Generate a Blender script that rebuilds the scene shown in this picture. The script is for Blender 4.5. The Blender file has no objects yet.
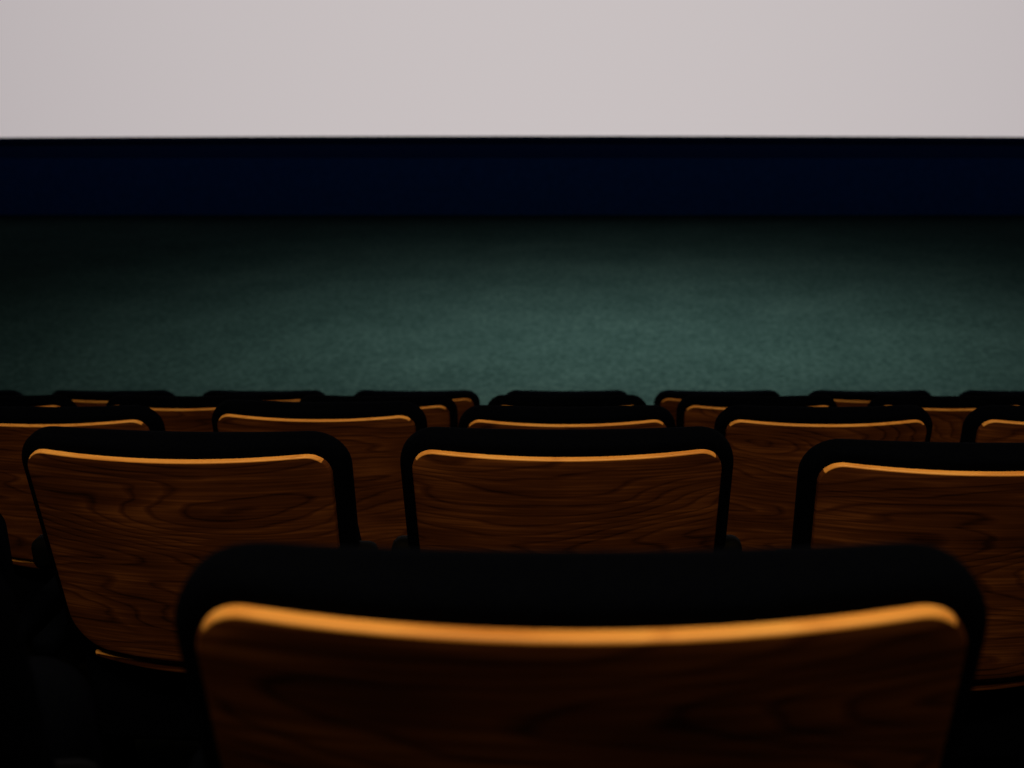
import bpy, math, random
from mathutils import Vector
random.seed(4)
sc = bpy.context.scene
sc.view_settings.view_transform = 'Standard'
sc.view_settings.look = 'None'

# ---------------------------------------------------------------- materials
def new_mat(name):
    m = bpy.data.materials.new(name); m.use_nodes = True
    nt = m.node_tree
    b = nt.nodes['Principled BSDF']
    return m, nt, b
def N(nt, t, **kw):
    n = nt.nodes.new(t)
    for k, v in kw.items():
        setattr(n, k, v)
    return n
def ramp(nt, stops):
    r = N(nt, 'ShaderNodeValToRGB')
    e = r.color_ramp.elements
    while len(e) < len(stops): e.new(0.5)
    for i, (p, c) in enumerate(stops):
        e[i].position = p; e[i].color = (*c, 1)
    return r
def math_n(nt, op, a, b=None):
    n = N(nt, 'ShaderNodeMath', operation=op)
    for i, v in enumerate((a, b)):
        if v is None: continue
        if isinstance(v, (int, float)): n.inputs[i].default_value = v
        else: nt.links.new(v, n.inputs[i])
    return n.outputs[0]

def wood_mat(name, dark, mid, light, rough=0.42, spec=0.35):
    m, nt, b = new_mat(name)
    L = nt.links.new
    tc = N(nt, 'ShaderNodeTexCoord'); oi = N(nt, 'ShaderNodeObjectInfo')
    off = N(nt, 'ShaderNodeCombineXYZ')
    L(math_n(nt, 'MULTIPLY', oi.outputs['Random'], 37.0), off.inputs[0])
    L(math_n(nt, 'MULTIPLY', oi.outputs['Random'], 91.0), off.inputs[2])
    add = N(nt, 'ShaderNodeVectorMath', operation='ADD')
    L(tc.outputs['Object'], add.inputs[0]); L(off.outputs[0], add.inputs[1])
    # cathedral rings: contour lines of a stretched noise field
    mp = N(nt, 'ShaderNodeMapping'); mp.inputs['Scale'].default_value = (0.75, 0.6, 3.9)
    L(add.outputs[0], mp.inputs[0])
    n1 = N(nt, 'ShaderNodeTexNoise'); n1.inputs['Scale'].default_value = 1.7
    n1.inputs['Detail'].default_value = 4.0; n1.inputs['Roughness'].default_value = 0.31
    L(mp.outputs[0], n1.inputs['Vector'])
    k = math_n(nt, 'MULTIPLY', n1.outputs['Fac'], 36.0)
    fr = math_n(nt, 'FRACT', k)
    rings = ramp(nt, [(0.0, (0.20,)*3), (0.12, (0.72,)*3), (0.78, (1.0,)*3), (1.0, (0.20,)*3)])
    L(fr, rings.inputs[0])
    # fine fibres
    mp2 = N(nt, 'ShaderNodeMapping'); mp2.inputs['Scale'].default_value = (7, 4, 280)
    L(add.outputs[0], mp2.inputs[0])
    n2 = N(nt, 'ShaderNodeTexNoise'); n2.inputs['Scale'].default_value = 1.0
    n2.inputs['Detail'].default_value = 3
    L(mp2.outputs[0], n2.inputs['Vector'])
    # mottled figure, stretched along the grain
    mp3 = N(nt, 'ShaderNodeMapping'); mp3.inputs['Scale'].default_value = (5, 4, 24)
    L(add.outputs[0], mp3.inputs[0])
    n3 = N(nt, 'ShaderNodeTexNoise'); n3.inputs['Scale'].default_value = 1.0
    n3.inputs['Detail'].default_value = 4
    L(mp3.outputs[0], n3.inputs['Vector'])
    f1 = math_n(nt, 'MULTIPLY', rings.outputs[0], 0.26)
    f2 = math_n(nt, 'MULTIPLY', n2.outputs['Fac'], 0.50)
    f3 = math_n(nt, 'MULTIPLY', n3.outputs['Fac'], 0.54)
    s = math_n(nt, 'ADD', math_n(nt, 'ADD', f1, f2), f3)
    cr = ramp(nt, [(0.50, dark), (0.76, mid), (0.96, light)])
    L(s, cr.inputs[0]); L(cr.outputs[0], b.inputs['Base Color'])
    b.inputs['Roughness'].default_value = rough
    b.inputs['Specular IOR Level'].default_value = spec
    return m

M_WOOD = wood_mat('varnished_plywood', (0.024, 0.0075, 0.0034), (0.104, 0.035, 0.0132), (0.25, 0.095, 0.034), 0.5, 0.2)
M_RIM = wood_mat('plywood_edge_lit', (0.66, 0.30, 0.085), (0.86, 0.44, 0.135), (0.95, 0.55, 0.19), 0.35, 0.5)  # paler ply edge, with the overhead highlight painted into its colour

def fabric(name, c1, c2, scale, bump=0.3, rough=0.95, spec=0.1):
    m, nt, b = new_mat(name); L = nt.links.new
    tc = N(nt, 'ShaderNodeTexCoord')
    n = N(nt, 'ShaderNodeTexNoise'); n.inputs['Scale'].default_value = scale
    n.inputs['Detail'].default_value = 4
    L(tc.outputs['Object'], n.inputs['Vector'])
    r = ramp(nt, [(0.3, c1), (0.7, c2)])
    L(n.outputs['Fac'], r.inputs[0]); L(r.outputs[0], b.inputs['Base Color'])
    bp = N(nt, 'ShaderNodeBump'); bp.inputs['Strength'].default_value = bump
    bp.inputs['Distance'].default_value = 0.002
    L(n.outputs['Fac'], bp.inputs['Height']); L(bp.outputs[0], b.inputs['Normal'])
    b.inputs['Roughness'].default_value = rough
    b.inputs['Specular IOR Level'].default_value = spec
    return m
M_BLACK = fabric('black_upholstery', (0.0006, 0.0011, 0.0036), (0.0013, 0.0021, 0.0062), 400, spec=0.01)
M_METAL = fabric('black_powder_coated_steel', (0.0008, 0.0011, 0.002), (0.0014, 0.0018, 0.003), 150, 0.1, 0.7, spec=0.04)
M_STAGE = fabric('black_stage_cloth', (0.0010, 0.0034, 0.014), (0.0015, 0.0044, 0.018), 30, 0.2, 1.0, 0.0)
M_RISER = fabric('navy_velour_riser', (0.018, 0.070, 0.20), (0.024, 0.09, 0.25), 12, 0.2, 1.0, 0.0)
M_WALL = fabric('dark_wall_fabric', (0.004, 0.005, 0.008), (0.007, 0.008, 0.012), 20, 0.2)
M_CEIL = fabric('dark_ceiling_paint', (0.006, 0.006, 0.008), (0.009, 0.009, 0.012), 10, 0.1)
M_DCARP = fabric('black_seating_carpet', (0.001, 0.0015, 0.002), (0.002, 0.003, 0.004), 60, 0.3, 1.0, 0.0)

# carpet
M_CARPET, nt, b = new_mat('green_carpet'); L = nt.links.new
tc = N(nt, 'ShaderNodeTexCoord')
na = N(nt, 'ShaderNodeTexNoise'); na.inputs['Scale'].default_value = 30; na.inputs['Detail'].default_value = 7
na.inputs['Roughness'].default_value = 0.6
nb = N(nt, 'ShaderNodeTexNoise'); nb.inputs['Scale'].default_value = 1.6; nb.inputs['Detail'].default_value = 4
for n in (na, nb): L(tc.outputs['Object'], n.inputs['Vector'])
f = math_n(nt, 'ADD', math_n(nt, 'MULTIPLY', na.outputs['Fac'], 0.78), math_n(nt, 'MULTIPLY', nb.outputs['Fac'], 0.22))
K = 0.37
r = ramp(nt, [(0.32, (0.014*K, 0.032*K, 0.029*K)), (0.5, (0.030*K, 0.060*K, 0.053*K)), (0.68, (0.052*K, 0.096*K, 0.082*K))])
L(f, r.inputs[0]); L(r.outputs[0], b.inputs['Base Color'])
b.inputs['Roughness'].default_value = 1.0; b.inputs['Specular IOR Level'].default_value = 0.0

# screen: evenly lit white with the soft hot-spot of a projector
M_SCREEN, nt, b = new_mat('lit_projection_screen'); L = nt.links.new
tc = N(nt, 'ShaderNodeTexCoord')
sx = N(nt, 'ShaderNodeSeparateXYZ'); L(tc.outputs['Object'], sx.inputs[0])
q = math_n(nt, 'MULTIPLY', sx.outputs[0], 1 / 12.0)
q = math_n(nt, 'MULTIPLY', q, q)
r = ramp(nt, [(0.0, (0.578, 0.528, 0.530)), (1.0, (0.40, 0.360, 0.375))])
L(q, r.inputs[0]); L(r.outputs[0], b.inputs['Emission Color'])
b.inputs['Emission Strength'].default_value = 1.0
b.inputs['Base Color'].default_value = (0.02, 0.02, 0.02, 1)
b.inputs['Specular IOR Level'].default_value = 0.0

# ---------------------------------------------------------------- mesh helpers
class MB:
    def __init__(s): s.v = []; s.f = []; s.m = []; s.sm = []
    def add(s, vs, fs, mi, smooth=True):
        o = len(s.v); s.v += [tuple(v) for v in vs]
        for k, f in enumerate(fs):
            s.f.append(tuple(i + o for i in f))
            s.m.append(mi[k] if isinstance(mi, list) else mi); s.sm.append(smooth)
    def mesh(s, name, mats):
        me = bpy.data.meshes.new(name); me.from_pydata(s.v, [], s.f)
        for m in mats: me.materials.append(m)
        for p, mi, sm in zip(me.polygons, s.m, s.sm):
            p.material_index = mi; p.use_smooth = sm
        me.update(); return me

def rrect(hw, z0, z1, rt, rb, taper=0.0, crown=0.0, nseg=10, nside=14):
    """outline (x,z) with outward normals, counter-clockwise seen from -y"""
    pts = []
    def arc(cx, cz, r, a0, a1):
        for i in range(nseg + 1):
            a = math.radians(a0 + (a1 - a0) * i / nseg)
            pts.append((cx + r * math.cos(a), cz + r * math.sin(a), math.cos(a), math.sin(a)))
    def line(p, q, nx, nz):
        for i in range(1, nside):
            t = i / nside
            pts.append((p[0] + (q[0] - p[0]) * t, p[1] + (q[1] - p[1]) * t, nx, nz))
    arc(hw - rt, z1 - rt, rt, 0, 90)
    line((hw - rt, z1), (-hw + rt, z1), 0, 1)
    arc(-hw + rt, z1 - rt, rt, 90, 180)
    line((-hw, z1 - rt), (-hw, z0 + rb), -1, 0)
    arc(-hw + rb, z0 + rb, rb, 180, 270)
    line((-hw + rb, z0), (hw - rb, z0), 0, -1)
    arc(hw - rb, z0 + rb, rb, 270, 360)
    line((hw, z0 + rb), (hw, z1 - rt), 1, 0)
    out = []
    for x, z, nx, nz in pts:
        t = (z1 - z) / (z1 - z0)
        u = min(1, abs(x) / hw)
        zz = z + crown * (1 - u * u) * (1 - t) - 0.012 * (1 - u * u) * (t > 0.5) * (t - .5) * 2
        out.append((x * (1 - taper * t), zz, nx, nz))
    return out

def panel(mb, outl, prof, yA, yB, zc, mA, mE, mB_, side=None):
    """prof: list of (inset, t) t=0 back(viewer) surface -> 1 front surface."""
    vs = []; fs = []; mi = []
    n = len(outl); rings = []
    def ring(ins, t, s, ):
        idx = []
        for x, z, nx, nz in outl:
            px = (x - nx * ins) * s; pz = zc + (z - nz * ins - zc) * s
            y = yA(px, pz) * (1 - t) + yB(px, pz) * t
            idx.append(len(vs)); vs.append((px, y, pz))
        return idx
    ss = [0.12, 0.3, 0.5, 0.7, 0.85, 0.95]
    i0 = prof[0][0]; i1 = prof[-1][0]
    kinds = []
    for s in ss: rings.append(ring(i0, 0, s)); kinds.append('A')
    for k, (ins, t) in enumerate(prof):
        rings.append(ring(ins, t, 1)); kinds.append('E')
    for s in reversed(ss): rings.append(ring(i1, 1, s)); kinds.append('B')
    for a in range(len(rings) - 1):
        A, B = rings[a], rings[a + 1]
        m = mA if kinds[a] == 'A' else (mB_ if kinds[a + 1] == 'B' else mE)
        for i in range(n):
            j = (i + 1) % n
            fs.append((A[i], A[j], B[j], B[i]))
            mi.append(side if (side is not None and m == mE and outl[i][3] < 0.6) else m)  # shell's bright edge only on upward faces, painting light from above
    fs.append(tuple(reversed(rings[0]))); mi.append(mA)
    fs.append(tuple(rings[-1])); mi.append(mB_)
    fs = [tuple(reversed(f)) for f in fs]
    return vs, fs, mi

def box(x0, x1, y0, y1, z0, z1, bev=0.0):
    import bmesh
    bm = bmesh.new(); bmesh.ops.create_cube(bm, size=1)
    for v in bm.verts:
        v.co = Vector(((x0 + x1) / 2 + v.co.x * (x1 - x0), (y0 + y1) / 2 + v.co.y * (y1 - y0), (z0 + z1) / 2 + v.co.z * (z1 - z0)))
    if bev: bmesh.ops.bevel(bm, geom=bm.edges[:], offset=bev, segments=3, affect='EDGES', profile=0.5)
    bm.verts.index_update()
    vs = [v.co.copy() for v in bm.verts]; fs = [[v.index for v in f.verts] for f in bm.faces]
    bm.free(); return vs, fs

# ---------------------------------------------------------------- seat
TOP = 0.92; REC = math.radians(8)
def recline(vs, pz=0.50):
    out = []
    for x, y, z in vs:
        dy, dz = y, z - pz
        out.append((x, dy * math.cos(REC) - dz * math.sin(REC), pz + dz * math.cos(REC) + dy * math.sin(REC)))
    return out
def quarter(r, t0, t1, n=5, start=True):
    return [(r * (1 - math.sin(math.pi / 2 * i / n)), t0 + (t1 - t0) * (1 - math.cos(math.pi / 2 * i / n))) for i in range(n + 1)]

def build_seat():
    mb = MB()
    HW, WH = 0.234, 0.2135
    B = 0.035
    curve = lambda x, z: B * (x / HW) ** 2
    T = TOP
    # upholstered pad
    o = rrect(HW, 0.52, T, 0.055, 0.07, 0.03, 0.003)
    yA = lambda x, z: 0.0065 + curve(x, z)
    yB = lambda x, z: 0.063 + 0.45 * curve(x, z)
    pr = quarter(0.012, 0, 0.35) + [(0, 0.6)] + [(0.022 * (1 - math.cos(math.pi / 2 * i / 5)), 0.6 + 0.4 * math.sin(math.pi / 2 * i / 5)) for i in range(1, 6)]
    vs, fs, mi = panel(mb, o, pr, yA, yB, 0.72, 1, 1, 1)
    mb.add(recline(vs), fs, mi)
    # plywood shell
    o = rrect(WH, 0.569, T - 0.0180, 0.034, 0.055, 0.03, 0.0)
    yA = lambda x, z: -0.002 + curve(x, z)
    yB = lambda x, z: 0.0085 + curve(x, z)
    pr = quarter(0.0022, 0, 0.25, 4) + [(0, 0.95), (0.0, 1)]
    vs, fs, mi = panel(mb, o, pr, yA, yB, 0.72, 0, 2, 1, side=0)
    mb.add(recline(vs), fs, mi)
    # plywood lip of the seat-pan shell just under the back shell
    o = rrect(0.185, 0.541, 0.555, 0.0065, 0.0065, 0.0, 0.0, nseg=4)
    yA = lambda x, z: 0.002 + curve(x, z); yB = lambda x, z: 0.03 + curve(x, z)
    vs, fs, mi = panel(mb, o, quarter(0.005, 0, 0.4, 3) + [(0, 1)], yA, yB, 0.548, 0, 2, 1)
    mb.add(recline(vs), fs, mi)
    # hinge housing under the back
    v, f = box(-0.215, 0.215, 0.03, 0.12, 0.38, 0.55, 0.02); mb.add(v, f, 1)
    # tipped-up seat pan cushion (leans against back, on the screen side)
    o = rrect(0.205, 0.34, 0.74, 0.06, 0.05, 0.0, 0.0)
    yA = lambda x, z: 0.0; yB = lambda x, z: 0.085
    vs, fs, mi = panel(mb, o, quarter(0.02, 0, 0.3) + [(0.02, 1.0)], yA, yB, 0.54, 1, 1, 0)
    vs = [(x, y + 0.115 + (0.74 - z) * -0.02, z) for x, y, z in vs]
    mb.add(vs, fs, mi)
    for s in (-1, 1):
        xs = sorted((s * 0.240, s * 0.268))
        v, f = box(xs[0], xs[1], 0.02, 0.20, 0.02, 0.56, 0.008); mb.add(v, f, 3)
        v, f = box(xs[0] - .003, xs[1] + .003, -0.03, 0.27, 0.0, 0.03, 0.006); mb.add(v, f, 3)
        v, f = box(min(s * .236, s * .2735), max(s * .236, s * .2735), 0.00, 0.27, 0.55, 0.583, 0.012); mb.add(v, f, 1)
        v, f = box(min(s * .19, s * .256), max(s * .19, s * .256), 0.01, 0.05, 0.69, 0.74, 0.014); mb.add(v, f, 3)
        v, f = box(min(s * .19, s * .262), max(s * .19, s * .262), 0.06, 0.10, 0.42, 0.50, 0.008); mb.add(v, f, 3)
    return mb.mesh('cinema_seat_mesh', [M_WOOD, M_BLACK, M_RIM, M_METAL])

seat_me = build_seat()
OFF = 0.06
PITCH = 0.55
rows = [ # (Y of back top, platform z, x offset, columns)
    (0.470, -1.190, 0.008, range(-2, 3)),
    (1.300, -1.430, 0.000, range(-4, 5)),
    (2.050, -1.657, 0.000, range(-5, 6)),
    (2.800, -1.886, 0.000, range(-6, 7)),
    (3.550, -2.120, 0.000, range(-7, 8)),
]
# individual slack in the fixings: (dx, dy, dz, yaw deg)
tweak = {(1, -1): (0.017, 0.00, -0.001, -3.0), (1, 1): (-0.001, -0.045, 0.0, -1.0), (1, 0): (0, 0, 0.002, 0.3),
         (2, -1): (0.014, 0.02, 0.004, -1.5), (0, -1): (-0.020, 0.0, 0.0, 3.0), (2, 2): (-0.015, 0, 0, 0)}
for ri, (Y, Z, X0, cols) in enumerate(rows):
    for c in cols:
        ob = bpy.data.objects.new('cinema_seat', seat_me)
        sc.collection.objects.link(ob)
        dx, dy, dz, yaw = tweak.get((ri, c), (0, 0, 0, 0))
        ob.location = (X0 + c * PITCH + dx, Y + OFF + dy, Z + dz)
        ob.rotation_euler = (0, 0, math.radians(yaw))

# ---------------------------------------------------------------- room
HWID = 12.5
def simple(name, v, f, mat):
    me = bpy.data.meshes.new(name); me.from_pydata([tuple(p) for p in v], [], f)
    me.materials.append(mat); ob = bpy.data.objects.new(name, me); sc.collection.objects.link(ob); return ob
ys = [-1.95, -1.2, -0.40] + [r[0] - 0.17 + OFF for r in rows]
zs = [-0.55, -0.76, -0.98] + [r[1] for r in rows]
prof = [(-5.0, -0.33)]
cur = -0.33
for y, z in zip(ys, zs):
    prof += [(y, cur), (y, z)]; cur = z
FZ = cur
STY = 13.6
prof += [(4.45, FZ), (17.2, FZ)]
bot = -2.5
vs = []; n = len(prof)
for x in (-HWID, HWID):
    for y, z in prof: vs.append((x, y, z))
    vs.append((x, 17.2, bot)); vs.append((x, -5.0, bot))
m = n + 2
fs = [(i, i + 1, m + i + 1, m + i) for i in range(m - 1)] + [(m - 1, 0, m, 2 * m - 1)]
fs = [tuple(reversed(f)) for f in fs] + [tuple(range(m)), tuple(reversed(range(m, 2 * m)))]
fl = simple('floor', vs, fs, M_CARPET)
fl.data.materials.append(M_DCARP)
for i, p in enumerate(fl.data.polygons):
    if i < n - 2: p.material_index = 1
def wall(name, x0, x1, y0, y1, z0, z1, mat, bev=0):
    v, f = box(x0, x1, y0, y1, z0, z1, bev); return simple(name, v, f, mat)
wall('wall_left', -HWID - .2, -HWID, -5, 17.2, -2.5, 6, M_WALL)
wall('wall_right', HWID, HWID + .2, -5, 17.2, -2.5, 6, M_WALL)
wall('wall_back', -HWID - .2, HWID + .2, -5.2, -5, -2.5, 6, M_WALL)
wall('wall_front', -HWID - .2, HWID + .2, 17.2, 17.4, -2.5, 6, M_STAGE)
wall('ceiling', -HWID - .2, HWID + .2, -5.2, 17.4, 6, 6.2, M_CEIL)
STZ = -1.40
st = wall('stage', -HWID + .02, HWID - .02, STY, 17.18, FZ, STZ, M_STAGE)
st.data.materials.append(M_RISER)
for p in st.data.polygons:
    if p.normal.y < -0.9: p.material_index = 1

def curved(name, Y0, sag, hw, z0, z1, th, mat):
    n = 48; v = []; f = []
    for i in range(n + 1):
        x = -hw + 2 * hw * i / n; y = Y0 - sag * (x / 9) ** 2
        v += [(x, y, z0), (x, y, z1), (x, y + th, z1), (x, y + th, z0)]
    for i in range(n):
        a = i * 4; c = a + 4
        for k in range(4):
            k2 = (k + 1) % 4
            f.append((a + k, c + k, c + k2, a + k2))
    f += [(3, 2, 1, 0), (n * 4, n * 4 + 1, n * 4 + 2, n * 4 + 3)]
    f = [tuple(reversed(q)) for q in f]
    return simple(name, v, f, mat)
curved('cinema_screen', 15.6, 0.35, 11.6, -1.285, 3.6, 0.05, M_SCREEN)
curved('screen_masking', 15.7, 0.35, 12.2, STZ, 4.2, 0.05, M_STAGE)

# ---------------------------------------------------------------- lights
def area(name, loc, sx, sy, power, col, rot, spread=180):
    l = bpy.data.lights.new(name, 'AREA'); l.shape = 'RECTANGLE'; l.size = sx; l.size_y = sy
    l.energy = power; l.color = col; l.spread = math.radians(spread)
    o = bpy.data.objects.new(name, l); o.location = loc; o.rotation_euler = rot; sc.collection.objects.link(o)
    return o
area('house_light_strip', (0, -0.21, 3.0), 4.0, 0.3, 56, (1.0, 0.66, 0.27), (math.radians(14), 0, 0), 120)
area('added_floor_wash', (0.5, 7.4, 2.0), 4.2, 0.5, 235, (1.0, 1.0, 0.97), (0, 0, 0), 112)  # added lamp, no known fixture: makes the floor fade dark towards the stage
area('added_blue_riser_fill', (0, 11.0, 3.0), 20.0, 0.3, 20, (0.35, 0.6, 1.0), (math.radians(24), 0, 0), 120)  # added lamp without a real source, tints the riser blue

w = bpy.data.worlds.new('World'); sc.world = w; w.use_nodes = True
w.node_tree.nodes['Background'].inputs[0].default_value = (0.02, 0.025, 0.04, 1)
w.node_tree.nodes['Background'].inputs[1].default_value = 0.1

# ---------------------------------------------------------------- camera
cam = bpy.data.cameras.new('camera'); co = bpy.data.objects.new('camera', cam); sc.collection.objects.link(co)
cam.sensor_width = 36; cam.lens = 36 * 1050 / 1024
cam.shift_x = -55 / 1024
co.location = (0, 0, 0); co.rotation_euler = (math.radians(90 - 18), 0, 0)
cam.clip_start = 0.02; cam.clip_end = 100
cam.dof.use_dof = True; cam.dof.focus_distance = 1.60
cam.dof.aperture_fstop = cam.lens / 8.0
sc.camera = co
